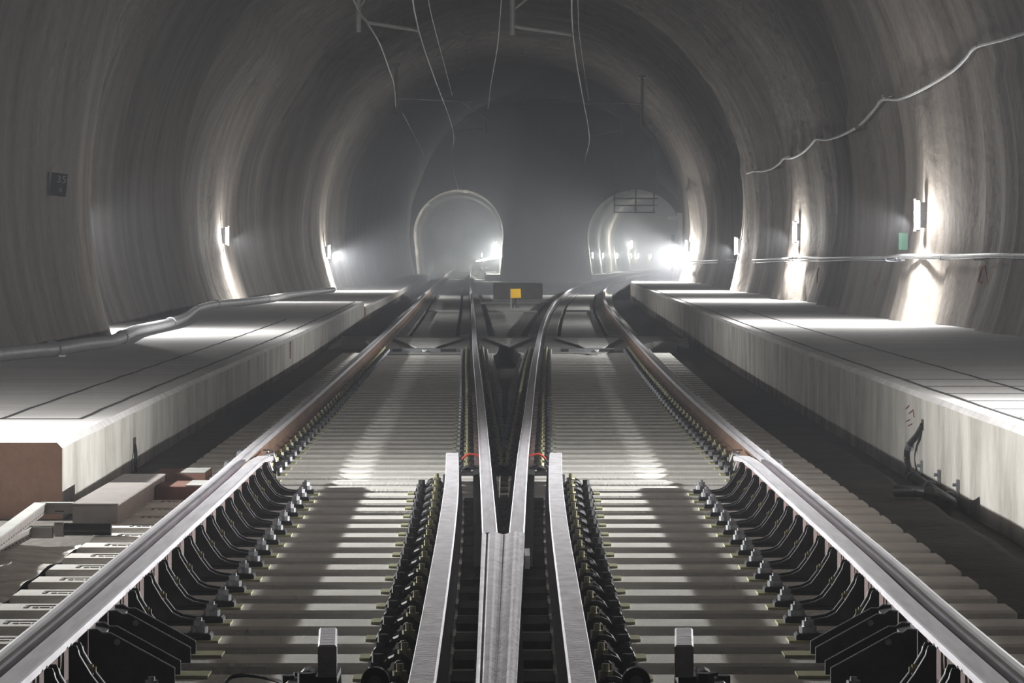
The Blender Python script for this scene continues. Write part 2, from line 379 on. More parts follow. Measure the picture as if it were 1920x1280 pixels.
# ---------------------------------------------------------------- sleepers
PITCH, Y0 = .598, 13.33
rows = [Y0+PITCH*k for k in range(-10, 62)]
rows = [y for y in rows if y > 7.2 and y < 50.1]
ST, SW = -.20, .29
def sleeper(x0, x1, yn, label, group, marks=0):
    root = empty('sleeper', ((x0+x1)/2, yn+SW/2, ST), label, 'sleeper', group)
    h = (x1-x0)/2
    MB().box(-h, h, -SW/2, SW/2, -.2, 0, .012).build('sleeper_body', 'sleeper', root)
    if marks:                                         # moulded marks on the shoulder outside the rail
        b = MB(); e = -h if marks < 0 else h; s = 1 if marks < 0 else -1
        for (a, c, p, q) in ((.13,.30,.04,.055),(.13,.145,-.05,.05),(.17,.19,-.05,-.02),(.20,.24,-.045,-.03),(.25,.27,-.055,-.02),(.28,.31,-.05,-.035),(.33,.35,-.06,.0),(.35,.43,.035,.05),(.37,.39,-.03,.03),(.41,.43,-.055,.02)):
            b.box(min(e+s*a,e+s*c), max(e+s*a,e+s*c), p, q, 0, .003)
        b.build('moulded_mark', 'mark', root)
    return root
near = [y for y in rows if y < 20.3]; far = [y for y in rows if y >= 20.3]
vis0 = min(range(len(near)), key=lambda k: abs(near[k]-11.54))
for k, y in enumerate(near):
    n = k-vis0
    lab = 'long grey concrete bearer under both tracks, %s from the photo bottom' % ordi(n+1) if n >= 0 else 'long grey concrete bearer below the bottom edge of the photo'
    if y < 10.2: continue
    q = sleeper(lo(y)-.525, ro(y)+.515, y, lab, 'long bearers under the crossing', -1)
    e = q.location.x; MB().box(interp(WL, y)+.07-e, interp(WR, y)-.07-e, -.147, .147, -.02, .012, .003).build('shade_plate', 'dark', q)  # dark plate added to put the shade between the wing rails into colour
for k, y in enumerate(far):
    ym = y+.15; gap = (ri(ym)-li(ym))/2
    for sd in (-1, 1):
        who = 'left' if sd < 0 else 'right'
        lab = 'dusty concrete sleeper of the %s track, %s beyond the wing rails' % (who, ordi(k+1)) if k < 24 else 'thin far sleeper in the densely packed part of the %s track' % who
        e = min(.27, gap-.03)
        if sd < 0: sleeper(lo(ym)-.525, li(ym)+e, y, lab, 'sleepers of the left track')
        else: sleeper(ri(ym)-e, ro(ym)+.515, y, lab, 'sleepers of the right track')
# ---------------------------------------------------------------- fastenings
def hexn(b, x, y, z0, z1, r, n=6): return b.cyl((x,y,z0), (x,y,z1), r, n)
def make_fast(s):                                     # s: +1 clip towards +x
    root = empty('rail_fastening', (0,0,ST)); Z = .2
    MB().box(-.19, .19, -.075, .075, 0, .022, .006).build('base_plate', 'dark', root)
    for d in (-1, 1):
        b = MB(); b.tube([(d*.06,-.05,.045),(d*.10,-.055,.065),(d*.135,-.03,.05),(d*.145,0,.035),(d*.135,.03,.05),(d*.10,.055,.065),(d*.06,.05,.045)], .010, 6, 2)
        b.box(min(d*.09,d*.15), max(d*.09,d*.15), -.03, .03, .022, .045, .004); b.build('spring_clip', 'dark', root)
        b = MB(); hexn(b, d*.115, 0, .045, .085, .024); hexn(b, d*.115, 0, .085, .105, .011, 8)
        b.build('nut', 'brass', root)
        b = MB(); hexn(b, d*.178, 0, .02, .052, .022); hexn(b, d*.178, 0, .052, .064, .028, 4); b.build('screw_head', 'zinc', root)
    MB().box(.19*s, (.19+.035)*s, -.07, .07, 0, .010).build('pad', 'pad', root) if s > 0 else MB().box(-.225, -.19, -.07, .07, 0, .010).build('pad', 'pad', root)
    return root
def make_fast_small():
    b = MB(); b.box(-.19, .19, -.07, .07, 0, .02)
    for d in (-1, 1):
        b.box(min(d*.07,d*.15), max(d*.07,d*.15), -.035, .035, .02, .06); hexn(b, d*.115, 0, .06, .10, .022); hexn(b, d*.178, 0, .02, .06, .022)
    o = b.build('rail_fastening', 'dark'); me = o.data; me.materials.append(M['brass']); me.materials.append(M['zinc'])
    for p in me.polygons:
        cx, cz = abs(p.center.x), p.center.z
        if .09 < cx < .14 and cz > .06: p.material_index = 1
        elif cx > .155 and cz > .02: p.material_index = 2
    return o
fA, fB, fS = make_fast(1), make_fast(-1), make_fast_small()
index()
used = set()
def place(proto, loc, label, cat, group, ang=0):
    if proto.name in used: o = copy_tree(proto)
    else: used.add(proto.name); o = proto
    o.location = loc; o.rotation_euler = (0,0,ang); tag(o, label, cat, group); return o
for k, y in enumerate(far):
    ym = y+SW/2
    for f, s, who in ((lo, 1, 'outer rail of the left track'), (ro, -1, 'outer rail of the right track'), (li, -1, 'inner rail of the left track'), (ri, 1, 'inner rail of the right track')):
        if f in (li, ri) and ym < 22.3: continue
        proto = (fA if s > 0 else fB) if k < 22 else fS
        if k < 24: lab = 'dark nut-topped clip, %s past the wing rails on the %s' % (ordi(k+1), who)
        else: lab = 'tiny distant clip in the packed far row along the %s' % who
        place(proto, (f(ym), ym, ST), lab, 'rail clip', 'clips along the '+who)
# braces of the check rails
def make_brace(sg):
    root = empty('check_rail_brace', (0,0,ST))
    P = [(.0,.005),(.0,.192),(.006,.200),(.026,.200),(.032,.186),(.036,.165),(.075,.10),(.115,.048),(.15,.030),(.20,.022),(.27,.018),(.27,.005)]
    for yy in (-.05, .045):
        MB().prism([(u*sg, z) for u, z in P], yy, yy+.012).build('side_plate', 'dark', root)
    rim = [(.032,.182),(.036,.165),(.075,.10),(.115,.048),(.15,.030),(.20,.022),(.27,.018)]
    for yy in (-.055, .050):
        b = MB(); n = len(rim); vs = []
        for u, z in rim: vs += [(u*sg, yy, z), (u*sg, yy+.022, z+.0), (u*sg, yy+.022, z+.004), (u*sg, yy, z+.004)]
        fs = [(k*4+i, k*4+(i+1)%4, k*4+4+(i+1)%4, k*4+4+i) for k in range(n-1) for i in range(4)]
        b.add(vs, fs).build('plate_rim', 'rim', root)
    b = MB(); b.cyl((.02*sg,0,.115), (.075*sg,0,.115), .020, 6); b.cyl((.07*sg,0,.115), (.085*sg,0,.115), .011, 10); b.build('bolt', 'brass', root)
    b = MB(); b.box(min(.0,.27*sg), max(.0,.27*sg), -.07, .07, 0, .012, .003); b.build('base_plate', 'dark', root)
    c = empty('foot_clamp'); c.parent = root
    MB().box(min(.21*sg,.35*sg), max(.21*sg,.35*sg), -.075, .075, 0, .010).build('pad', 'pad', c)
    MB().box(min(.22*sg,.32*sg), max(.22*sg,.32*sg), -.055, .055, .010, .034, .008).build('clamp_block', 'dark', c)
    b = MB(); hexn(b, .27*sg, 0, .034, .058, .034, 12); hexn(b, .27*sg, 0, .058, .08, .024); hexn(b, .27*sg, 0, .08, .092, .012, 8); b.build('nut', 'zinc', c)
    return root
def make_gusset(sg):
    root = empty('check_rail_gusset', (0,0,ST))
    P = [(0,0.003),(0,.190),(.03,.192),(.05,.178),(.075,.178),(.30,.055),(.30,.003)]
    for yy in (-.11, .09):
        MB().prism([(u*sg, z) for u, z in P], yy, yy+.012).build('side_plate', 'dark', root)
        b = MB(); R = [(.0,.191),(.03,.193),(.05,.179),(.075,.179),(.30,.056),(.30,.004)]; n = len(R); vs = []
        for u, z in R: vs += [(u*sg, yy-.001, z), (u*sg, yy+.013, z), (u*sg, yy+.013, z+.004), (u*sg, yy-.001, z+.004)]
        b.add(vs, [(k*4+i, k*4+(i+1)%4, k*4+4+(i+1)%4, k*4+4+i) for k in range(n-1) for i in range(4)]).build('plate_rim', 'zinc', root)
    b = MB(); b.prism([(.0,.186),(.05*sg,.176),(.05*sg,.14),(0,.13)], -.10, .09); b.build('top_block', 'zinc', root)
    b = MB(); b.cyl((.10*sg,-.118,.15), (.10*sg,-.10,.15), .012, 6); b.cyl((.10*sg,.10,.15), (.10*sg,.12,.15), .012, 6); b.build('bolt', 'zinc', root)
    b = MB(); b.box(min(.28*sg,.40*sg), max(.28*sg,.40*sg), .05, .19, 0, .012); b.build('pad', 'pad', root)
    return root
for sg, f, who in ((1, lo, 'left'), (-1, ro, 'right')):
    br = make_brace(sg); gu = make_gusset(sg); index(); n = 0
    for y in near+far[:1]:
        if y < 10.2: continue
        ym = y+.10
        isg = min(abs(y-near[vis0]), abs(y-(near[vis0]+PITCH))) < .1
        x = f(ym)+sg*.183
        if isg: place(gu, (x, ym, ST), 'large dark double gusset plate at the %s check rail, %s from the photo bottom' % (who, 'first' if abs(y-near[vis0]) < .1 else 'second'), 'gusset', 'large gussets of the %s check rail' % who)
        else:
            n += 1; place(br, (x, ym, ST), 'curved dark brace on the %s check rail, %s from the photo bottom' % (who, ordi(n)), 'rail brace', 'braces of the %s check rail' % who)
# double bolt rows along the wing rails
def make_wing(sg):
    root = empty('wing_rail_fastening', (0,0,ST))
    MB().box(min(.03*sg,.235*sg), max(.03*sg,.235*sg), -.08, .08, 0, .02, .005).build('base_plate', 'dark', root)
    MB().box(min(.235*sg,.275*sg), max(.235*sg,.275*sg), -.07, .07, 0, .010).build('pad', 'pad', root)
    b = MB(); b.box(min(.04*sg,.13*sg), max(.04*sg,.13*sg), -.045, .045, .02, .07, .01)
    b.tube([(.06*sg,-.07,.05),(.10*sg,-.085,.09),(.145*sg,-.05,.075),(.155*sg,0,.05),(.145*sg,.05,.075),(.10*sg,.085,.09),(.06*sg,.07,.05)], .012, 6, 2); b.build('spring_clip', 'dark', root)
    b = MB(); hexn(b, .095*sg, 0, .07, .105, .026, 6); hexn(b, .095*sg, 0, .105, .13, .013, 8); b.build('nut', 'brass', root)
    b = MB(); b.box(min(.155*sg,.225*sg), max(.155*sg,.225*sg), -.045, .045, .02, .045, .01); hexn(b, .19*sg, 0, .045, .062, .034, 12); hexn(b, .19*sg, 0, .062, .09, .022, 6); b.build('screw_head', 'dark', root)
    return root
for sg, tab, who in ((-1, WL, 'left'), (1, WR, 'right')):
    w = make_wing(sg); index(); n = 0
    for y in near+far[:1]:
        if y < 10.2: continue
        n += 1; ym = y+SW/2
        place(w, (interp(tab, ym), ym, ST), 'dark double-bolt clamp beside the %s wing rail, %s from the photo bottom' % (who, ordi(n)), 'rail clamp', 'clamps along the %s wing rail' % who)
# slide plates of the V arms between nose and wing ends
def make_chair():
    root = empty('slide_chair', (0,0,ST))
    MB().box(-.10, .10, -.06, .06, 0, .028, .006).build('base_plate', 'dark', root)
    return root
# ---------------------------------------------------------------- bottom-edge mechanisms
def mech(sg, xc, who):
    r = empty('bolted_bracket', (xc, 10.7, ST), 'dark bolted steel bracket with pale square bar, bottom edge of the %s track bed' % who, 'bracket')
    m = -sg                                            # side of the big flange plate: towards the middle
    b = MB(); b.box(-.030, .030, -.22, .28, .16, .262, .006, Matrix.Rotation(sg*-.05, 3, 'Z'), (0,0,.2)); b.build('square_bar', 'cast', r)
    b = MB(); b.prism([(-.03,.0),(.045,.0),(.04,.16),(-.028,.16)], -.20, .05); b.build('bar_foot', 'dark', r)
    b = MB(); b.box(min(-.16*m,.0), max(-.16*m,.0), -.22, .02, .06, .10, .01); b.box(min(-.13*m,-.03*m), max(-.13*m,-.03*m), -.2, .05, .10, .135, .01); b.build('clamp_plate', 'dark', r)
    for (u, v, z, rr) in ((-.055,-.22,.13,.030),(-.125,-.05,.10,.022),(-.09,.03,.10,.024)):
        b = MB(); hexn(b, u*m, v, z, z+.045, rr, 6); hexn(b, u*m, v, z-.01, z, rr*1.35, 14); b.build('nut', 'dark', r)
    b = MB(); b.cyl((-.06*m,.0,.14), (-.06*m,-.1,.14), .028, 10); b.cyl((-.15*m,-.24,.05), (-.15*m,-.12,.05), .03, 10); b.build('pin', 'dark', r)
    # wing plate rising towards the eye plate
    b = MB(); b.prism([(.02*m,.0),(.15*m,.0),(.15*m,.075),(.09*m,.09),(.02*m,.125)], -.20, -.19); b.build('web_plate', 'dark', r)
    b = MB(); P = [(.115*m,0),(.115*m,.14)]+[((.16-.045*math.cos(a))*m, .14+.045*math.sin(a)) for a in frange(0, math.pi, 14)]+[(.205*m,.14),(.205*m,0)]
    b.prism(P, -.17, -.13); e = b.build('eye_plate', 'dark', r)
    b = MB(); b.cyl((.16*m,-.185,.14), (.16*m,-.17,.14), .020, 16); b.cyl((.16*m,-.192,.14), (.16*m,-.185,.14), .010, 12); b.build('eye_boss', 'zinc', r)
    MB().box(-.17, .17, -.25, .05, .0, .06, .01).build('base_block', 'dark', r)
mech(-1, -.595, 'left'); mech(1, .555, 'right')
b = MB(); b.tube([onz(418,1292,-.17), onz(432,1270,-.15), onz(470,1266,-.14), onz(520,1276,-.14), onz(545,1290,-.15)], .007, 8, 6)
tag(b.build('cable', 'black'), 'thin black cable loop at the bottom edge of the left track bed', 'cable')
# ---------------------------------------------------------------- small devices at the far end of the check rails
for sg, f, who in ((-1, lo, 'left'), (1, ro, 'right')):
    for k, y in enumerate((21.0, 22.1)):
        x = f(y)+sg*.07
        r = empty('foil_bracket', (x, y, -.16), 'bright foil-wrapped bracket on the outside of the %s outer rail, %s one' % (who, ('nearer','farther')[k]), 'bracket')
        b = MB(); b.box(-.025, .025, -.05, .05, 0, .15, .012, Matrix.Rotation(-.25*sg, 3, 'Y')); b.build('foil_wrap', 'chrome', r)
        MB().box(-.05, .05, -.04, .04, -.03, .0).build('bracket_foot', 'dark', r)
    for k, y in enumerate((21.7, 22.6)):
        x = f(y)-sg*(.17 if k == 0 else .14)
        r = empty('chrome_sleeve', (x, y, -.15), 'pair of short shiny tubes beside the web of the %s outer rail, %s pair' % (who, ('nearer','farther')[k]), 'tube')
        for d in (-.016, .016):
            MB().cyl((d,0,.0), (d-sg*-.035,0,.10), .010, 10).build('tube', 'zinc', r)
        MB().box(-.035, .035, -.015, .015, -.05, .03).build('holder', 'dark', r)
    b = MB(); y = 22.3
    b.tube([(f(21.6)-sg*.06,21.6,-.05),(f(21.9)-sg*.13,21.9,-.03),(f(22.3)-sg*.15,22.3,-.045),(f(22.9)-sg*.10,22.9,-.06),(f(23.1)-sg*.03,23.1,-.07)], .006, 6, 5)
    tag(b.build('cable', 'zinc'), 'thin looping wire at the far end of the %s check rail' % who, 'cable')
    b = MB(); g = li if sg < 0 else ri; y = 22.9
    b.tube([(g(y)+sg*.02,y,-.10),(g(y)+sg*.10,y,-.085),(g(y)+sg*.15,y,-.12)], .008, 6, 3)
    tag(b.build('cable_tie', 'redtie'), 'small red strap on the inner rail of the %s track near the wing rail end' % who, 'strap')
    # spacer blocks visible as steps along the side of the V arms
    n = 0
    for y in far[3:22]:
        n += 1; ym = y+.14
        o = MB().box(-.016, .016, -.05, .05, 0, .045, .006).build('rail_stop', 'lilac')
        o.location = (g(ym)+sg*.052, ym, -.13)
        tag(o, 'small reddish block on the %s track inner rail, %s beyond the red strap' % (who, ordi(n)), 'stop block', 'stop blocks on the inner rail of the %s track' % who)
# ---------------------------------------------------------------- left foreground: ducts, boxes, rough concrete
vs = []; fs = []; nx, ny = 26, 80
for j in range(ny):
    y = 9+(17.35-9)*j/(ny-1)
    xr = lo(y)-.535
    for i in range(nx):
        x = -3.4+(xr+3.4)*i/(nx-1)
        z = ST-.012+.010*math.sin(x*9+y*3)+.008*math.sin(y*7.3-x*5)+.006*random.random()
        if j == ny-1 or i == 0: z = -.42
        vs.append((x, y+(.05*math.sin(x*6) if j > ny-4 else 0), z))
for j in range(ny-1):
    for i in range(nx-1): fs.append((j*nx+i, j*nx+i+1, (j+1)*nx+i+1, (j+1)*nx+i))
tag(MB().add(vs, fs).build('concrete_shoulder', 'rough', smooth=True), 'rough bright concrete shoulder beside the sleeper ends at lower left', 'concrete slab')
vs = []; fs = []
for j in range(ny):
    y = 7+(30-7)*j/(ny-1); x0 = ro(y)+.50; x1 = interp(PR, y)-.30
    for i in range(12):
        x = x0+(x1-x0)*i/11; z = -.262+.006*math.sin(x*11+y*2.3)+.006*math.sin(y*5)+.004*random.random()
        if i == 11: z = -.42; x += .02
        vs.append((x, y, z))
for j in range(ny-1):
    for i in range(11): fs.append((j*12+i, j*12+i+1, (j+1)*12+i+1, (j+1)*12+i))
tag(MB().add(vs, fs).build('gravel_shoulder', 'floor', smooth=True), 'dark dusty shoulder between the sleeper ends and the right platform', 'ground')
r = empty('junction_box', (-2.315, 18.4, -.21), 'long grey junction box lying beside the end of the left platform', 'box')
MB().box(-.125, .125, 0, 2.5, 0, .112, .004).build('box_body', 'box', r)
MB().box(-.13, .13, -.004, 2.5, .112, .122).build('lid', 'box', r)
for k, (y, x0, lab) in enumerate(((20.3, -2.18, 'nearer'), (21.5, -2.33, 'farther'))):
    r = empty('cover_box', (x0+.17, y, -.21), 'reddish brown cover box at the sleeper ends by the left platform, %s of two' % lab, 'box')
    MB().box(-.17, .17, 0, .5, 0, .085, .004).build('box_body', 'brown', r)
    MB().box(-.05+.06, .168, .0, .45, .085, .092).build('lid', 'slab', r)
def duct(pts, h, w, zb, label):
    r = empty('cable_duct', (0,0,0), label, 'cable duct')
    for k in range(len(pts)-1):
        (xa, ya), (xb, yb) = pts[k], pts[k+1]; d = Vector((xb-xa, yb-ya)).normalized(); n = Vector((-d.y, d.x))*w/2
        poly = [(xa+n.x, ya+n.y), (xb+n.x, yb+n.y), (xb-n.x, yb-n.y), (xa-n.x, ya-n.y)]
        MB().slab(poly, zb, zb+h-.008).build('duct_body', 'box', r)
        n *= 1.12; poly = [(xa+n.x, ya+n.y), (xb+n.x, yb+n.y), (xb-n.x, yb-n.y), (xa-n.x, ya-n.y)]
        MB().slab(poly, zb+h-.008, zb+h).build('duct_lid', 'slab', r)
        L = (Vector((xb,yb))-Vector((xa,ya))).length; b = MB(); q = .05
        while q < L-.1:
            p = Vector((xa,ya))+d*q; e = p+d*.05; sd = -1 if (Vector((-d.y,d.x)).y > 0 or abs(d.y) > .8) else 1
            nn = Vector((d.y,-d.x)) if Vector((d.y,-d.x)).x > .3 or Vector((d.y,-d.x)).y < -.5 else Vector((-d.y,d.x))
            o_ = nn*(w/2+.001)
            b.add([(p.x+o_.x,p.y+o_.y,zb+.012),(e.x+o_.x,e.y+o_.y,zb+.012),(e.x+o_.x,e.y+o_.y,zb+.018),(p.x+o_.x,p.y+o_.y,zb+.018)], [(0,1,2,3)]); q += .11
        if b.v: b.build('slot', 'groove', r)
    return r
duct([(-2.44,18.45),(-2.625,18.45),(-2.535,16.2),(-2.5,14.8)], .062, .06, -.147, 'upper grey slotted cable duct running from the junction box towards the lower left')
duct([(-2.44,17.62),(-2.58,17.62),(-2.60,16.4),(-2.62,14.8)], .062, .06, -.211, 'lower grey slotted cable duct ending in a black pipe at lower left')
r = empty('black_pipe', (0,0,0), 'short black pipe with collar between the lower duct and the sleepers', 'pipe')
MB().cyl((-2.42,17.62,-.165), (-2.13,17.62,-.165), .034, 16).build('pipe_body', 'black', r)
MB().cyl((-2.43,17.62,-.165), (-2.38,17.62,-.165), .040, 16).build('collar', 'box', r)
# ---------------------------------------------------------------- hoses on the platform faces
def wallhose():
    X = lambda y: interp(PR, y)
    r = empty('black_hose', (0,0,0), 'black hose leaving a slot in the right platform side and running along its foot', 'hose')
    pts = [(X(24.0)-.0,24.0,.06),(X(24.1)-.03,24.1,-.02),(X(24.4)-.06,24.4,-.12),(X(24.5)-.06,24.5,-.22),(X(24.3)-.06,24.25,-.31),(X(23.9)-.06,23.9,-.335)]
    MB().tube(pts, .023, 12, 5).build('hose_body', 'black', r)
    p2 = [(X(24.2)-.07,24.2,-.315),(X(23)-.07,23,-.33),(X(21.9)-.08,21.9,-.335),(X(21.5)-.16,21.3,-.29),(2.66,21.0,-.215),(2.45,21.15,-.215)]
    MB().tube(p2, .038, 14, 5).build('hose_pipe', 'black', r)
    for y in (24.0, 23.0, 22.0):
        b = MB(); b.tube([(X(y)-.07+.05*math.cos(a), y, -.33+.05*math.sin(a)) for a in frange(-.3, 3.5, 10)], .007, 6)
        b.box(X(y)-.02, X(y)-.002, y-.02, y+.02, -.30, -.20); b.cyl((X(y)-.02,y,-.235), (X(y)-.045,y,-.235), .012, 6); b.build('pipe_clamp', 'zinc', r)
    MB().cyl((X(24.3)-.055,24.33,-.10), (X(24.3)-.057,24.37,-.13), .033, 14).build('hose_clip', 'chrome', r)
    b = MB(); b.box(X(24)-.004, X(24)+.01, 23.93, 24.07, .02, .10); tag(b.build('wall_slot', 'groove'), 'dark upright slot in the right platform side above the black hose', 'slot')
wallhose()
X = lambda y: interp(PL, y)
r = empty('black_hose', (0,0,0), 'short thin black hose below a slot in the left platform side', 'hose')
MB().tube([(X(24.7)+.0,24.7,-.12),(X(24.6)+.02,24.6,-.18),(X(24.5)+.03,24.5,-.24),(X(24.5)+.03,24.5,-.38)], .014, 8, 5).build('hose_body', 'black', r)
MB().cyl((X(24.5)+.03,24.5,-.30), (X(24.5)+.03,24.5,-.33), .017, 8).build('hose_clip', 'zinc', r)
tag(MB().box(X(24.7)-.01, X(24.7)+.006, 24.6, 24.75, -.16, -.07).build('wall_slot', 'groove'), 'small dark slot in the left platform side above the thin hose', 'slot')
# ---------------------------------------------------------------- pipe on the left platform
pp = [(-60,672),(0,664),(60,658),(100,655),(160,645),(205,640),(228,632),(250,621),(275,615),(320,605),(345,595),(370,578),(405,570),(450,566),(500,560),(540,553),(580,548),(625,543)]
zs = PTL+.08; P3 = [onz(x, y, zs) for x, y in pp]
r = empty('long_pipe', (0,0,0), 'long bent grey pipe lying on the left platform along the tunnel wall', 'pipe')
MB().tube(P3, .078, 16, 5).build('pipe_body', 'pipe', r, smooth=True)
for q in ((226,632),(318,605),(405,570),(504,559)):
    p = onz(q[0], q[1], zs); k = min(range(len(P3)), key=lambda i: (P3[i]-p).length); d = (P3[min(k+1,len(P3)-1)]-P3[max(k-1,0)]).normalized()
    MB().cyl(P3[k]-d*.06, P3[k]+d*.06, .092, 18).build('collar', 'pipe', r)
p = onz(99, 655, zs)
b = MB(); b.tube([(p.x+.09*math.cos(a), p.y, p.z+.09*math.sin(a)) for a in frange(-.6, 2.6, 12)], .010, 6); b.box(p.x+.07, p.x+.14, p.y-.03, p.y+.03, PTL, PTL+.02); b.build('pipe_clamp', 'zinc', r)
# ---------------------------------------------------------------- cables on the right wall
def poly_on(pts, off): return [onwall(x, y, off) for x, y in pts]
uc = [(1960,50),(1920,62),(1880,74),(1830,88),(1812,108),(1790,130),(1760,150),(1720,172),(1685,186),(1655,187),(1640,205),(1615,232),(1590,248),(1565,258),(1545,262),(1530,261),(1520,272),(1505,286),(1485,296),(1470,297),(1462,306),(1448,316),(1430,321),(1414,321),(1400,325)]
r = empty('wall_cable', (0,0,0), 'grey sagging cable looping from hook to hook high on the right tunnel wall', 'cable')
MB().tube([onwall(x, y, .10) for x, y in uc], .026, 8, 4).build('cable_body', 'cable', r)
for q in ((1830,86),(1655,184),(1530,259),(1470,295),(1414,320)):
    p = onwall(q[0], q[1], .17); MB().tube([p+Vector((.2,0,.05)), p, p+Vector((0,0,.05))], .012, 6).build('hook', 'zinc', r)
lc = [(1960,478),(1920,478),(1860,477),(1800,479),(1740,480),(1690,479),(1660,482),(1600,483),(1540,484),(1500,483),(1470,485),(1420,487),(1371,487),(1330,489),(1290,490)]
def strand(dy, off, rr, label, seg=0):
    b = MB(); b.tube([onwall(x, y+dy+(1.2*math.sin(x*.05+seg) if seg else 0), off, 20, 125) for x, y in lc], rr, 8, 4)
    return tag(b.build('wall_cable', 'cable'), label, 'cable')
strand(0, .14, .026, 'thicker pale cable running level along the right wall at lamp height')
strand(5, .12, .012, 'thin cable just below the thicker level cable on the right wall', 1)
for k, (x, y) in enumerate(((1903,480),(1828,481),(1765,481),(1683,482),(1560,485),(1470,486),(1371,488))):
    p = onwall(x, y, .12); r = empty('cable_bracket', p, 'small metal cable bracket on the right wall, %s from the right edge of the photo' % ordi(k+1), 'bracket', 'brackets of the level wall cables')
    MB().box(-.02, .18, -.015, .015, -.05, -.035).build('bracket_arm', 'zinc', r); MB().box(-.02, -.012, -.015, .015, -.05, .0).build('bracket_lip', 'zinc', r)
p = onwall(1678, 486, .14); r = empty('cable_splice', p, 'bright bent splice hanging under the cables beside the green box', 'cable splice')
MB().tube([(-.14,0,.02),(-.12,0,-.02),(.05,0,-.03),(.16,0,-.02)], .012, 8, 3).build('splice_body', 'chrome', r)
# green box, number sign, red paint
p = onwall(1693, 452, .10)
r = empty('wall_box', p, 'small green box mounted on the right tunnel wall below a lamp', 'box')
MB().box(-.065, .065, -.05, .05, -.13, .13, .008).build('box_body', 'green', r); MB().box(-.068, .068, -.055, -.048, -.085, -.078).build('lid_edge', 'green', r)
p = onwall(110, 346, .12)
r = empty('number_sign', p, 'dark number plate reading 35 over 4 on the left tunnel wall', 'sign'); r.rotation_euler = (0, .10, .12)
MB().box(-.105, .105, -.006, .006, -.15, .15).build('sign_plate', 'signblue', r)
MB().box(-.0, .107, -.012, .008, .148, .156).build('top_edge', 'signtext', r)
def text(body, x, z, size, parent, name):
    c = bpy.data.curves.new(name, 'FONT'); c.body = body; c.size = size; c.align_x = 'CENTER'; c.extrude = .001
    o = bpy.data.objects.new('tmp', c); put(o); dg = bpy.context.evaluated_depsgraph_get(); me = bpy.data.meshes.new_from_object(o.evaluated_get(dg))
    bpy.data.objects.remove(o); o = put(bpy.data.objects.new(name, me)); me.materials.clear(); me.materials.append(M['signtext']); o.parent = parent
    o.location = (x, -.009, z); o.rotation_euler = (math.pi/2, 0, 0); return o
text('35', .03, .028, .13, r, 'digits'); text('4', .03, -.10, .10, r, 'digits')
def paint(strokes, label, off=.012, r_=.012, fn=None):
    b = MB()
    for s in strokes: b.tube([(fn or (lambda x, y: onwall(x, y, off)))(x, y) for x, y in s], r_, 5)
    tag(b.build('paint_mark', 'red'), label, 'paint mark')
paint([[(1834,530),(1838,512),(1842,499)],[(1832,530),(1840,530)],[(1847,499),(1850,515),(1852,530)],[(1842,499),(1848,498)]], 'red painted angular sign on the right tunnel wall near the photo edge')
paint([[(1640,538),(1644,520),(1650,508)],[(1638,530),(1648,528)]], 'faint red scrawl on the right tunnel wall left of the green box')
paint([[(1532,530),(1532,515),(1535,502)]], 'faint upright red stroke on the dark recess of the right tunnel wall')
fr = lambda x, y: Vector((interp(PR, 6215*2.985/(x-CX))-.004, 6215*2.985/(x-CX), CH-(y-HZ)*2.985/(x-CX)))
paint([[(1700,766),(1706,760)],[(1706,775),(1714,768),(1716,782)],[(1700,790),(1708,786)],[(1704,798),(1712,794)]], 'faint red scribbles on the right platform side beside the hose slot', r_=.0035, fn=fr)
fl = lambda x, y: Vector((interp(PL, 50.5)+.004, 50.5, CH-(y-HZ)*50.5/F))
paint([[(543,640),(543,655),(543,672)]], 'thin upright red stripe on the left platform side', r_=.010, fn=lambda x, y: (lambda Y: Vector((interp(PL, Y)+.004, Y, CH-(y-HZ)*Y/F)))(next(q*.1 for q in range(220, 840) if CX+interp(PL, q*.1)*F/(q*.1) > x)))
# ---------------------------------------------------------------- slab track beyond the sleepers
def zig(pts, z): return [tuple(onz(x, y, z)[:2]) for x, y in pts]
S = -.19
b = MB(); b.slab(zig([(640,630),(1270,630),(1270,640),(1225,640),(1195,650),(1120,664),(1075,662),(1030,662),(1010,664),(968,660),(957,645),(950,641),(938,646),(930,662),(885,664),(735,664),(700,660),(690,640),(640,640)], S), -.4, S)
tag(b.build('cross_slab', 'slab'), 'pale concrete slab crossing both tracks beyond the last sleepers', 'concrete slab')
def wedge(pts, z, lab):  # pale plates put the triangular light and shadow pattern into shape and colour
    b = MB(); b.slab(zig(pts, z), z-.02, z); tag(b.build('lit_patch_plate', 'pale'), lab, 'painted light patch', 'painted light triangles on the cross slab')
Z2 = S+.03
wedge([(738,633),(870,633),(795,657)], Z2, 'pale triangle of painted light on the cross slab inside the left track')
wedge([(908,633),(996,633),(955,650)], Z2, 'pale triangle of painted light on the cross slab between the two tracks')
wedge([(1040,633),(1165,633),(1120,657)], Z2, 'pale triangle of painted light on the cross slab inside the right track')
wedge([(618,633),(712,633),(615,655)], Z2-.15, 'pale triangle of painted light on the cross slab against the left platform')
wedge([(1200,633),(1290,633),(1292,652)], Z2-.15, 'pale triangle of painted light on the cross slab against the right platform')
for k, (a, c) in enumerate((((735,655),(862,661)),((1050,653),(1152,659)))):
    p = onz((a[0]+c[0])/2, 658, S); w = (c[0]-a[0])/2*p.y/F
    r = empty('trough_frame', p, 'low metal trough frame on the cross slab inside the %s track' % ('left','right')[k], 'trough')
    MB().box(-w, w, -.3, -.15, 0, .05, .01).build('frame_beam', 'zinc', r); MB().box(-w*.95, -w*.7, -.33, -.3, 0, .04).build('frame_foot', 'groove', r); MB().box(w*.45, w*.9, -.33, -.3, 0, .04).build('frame_foot', 'groove', r)
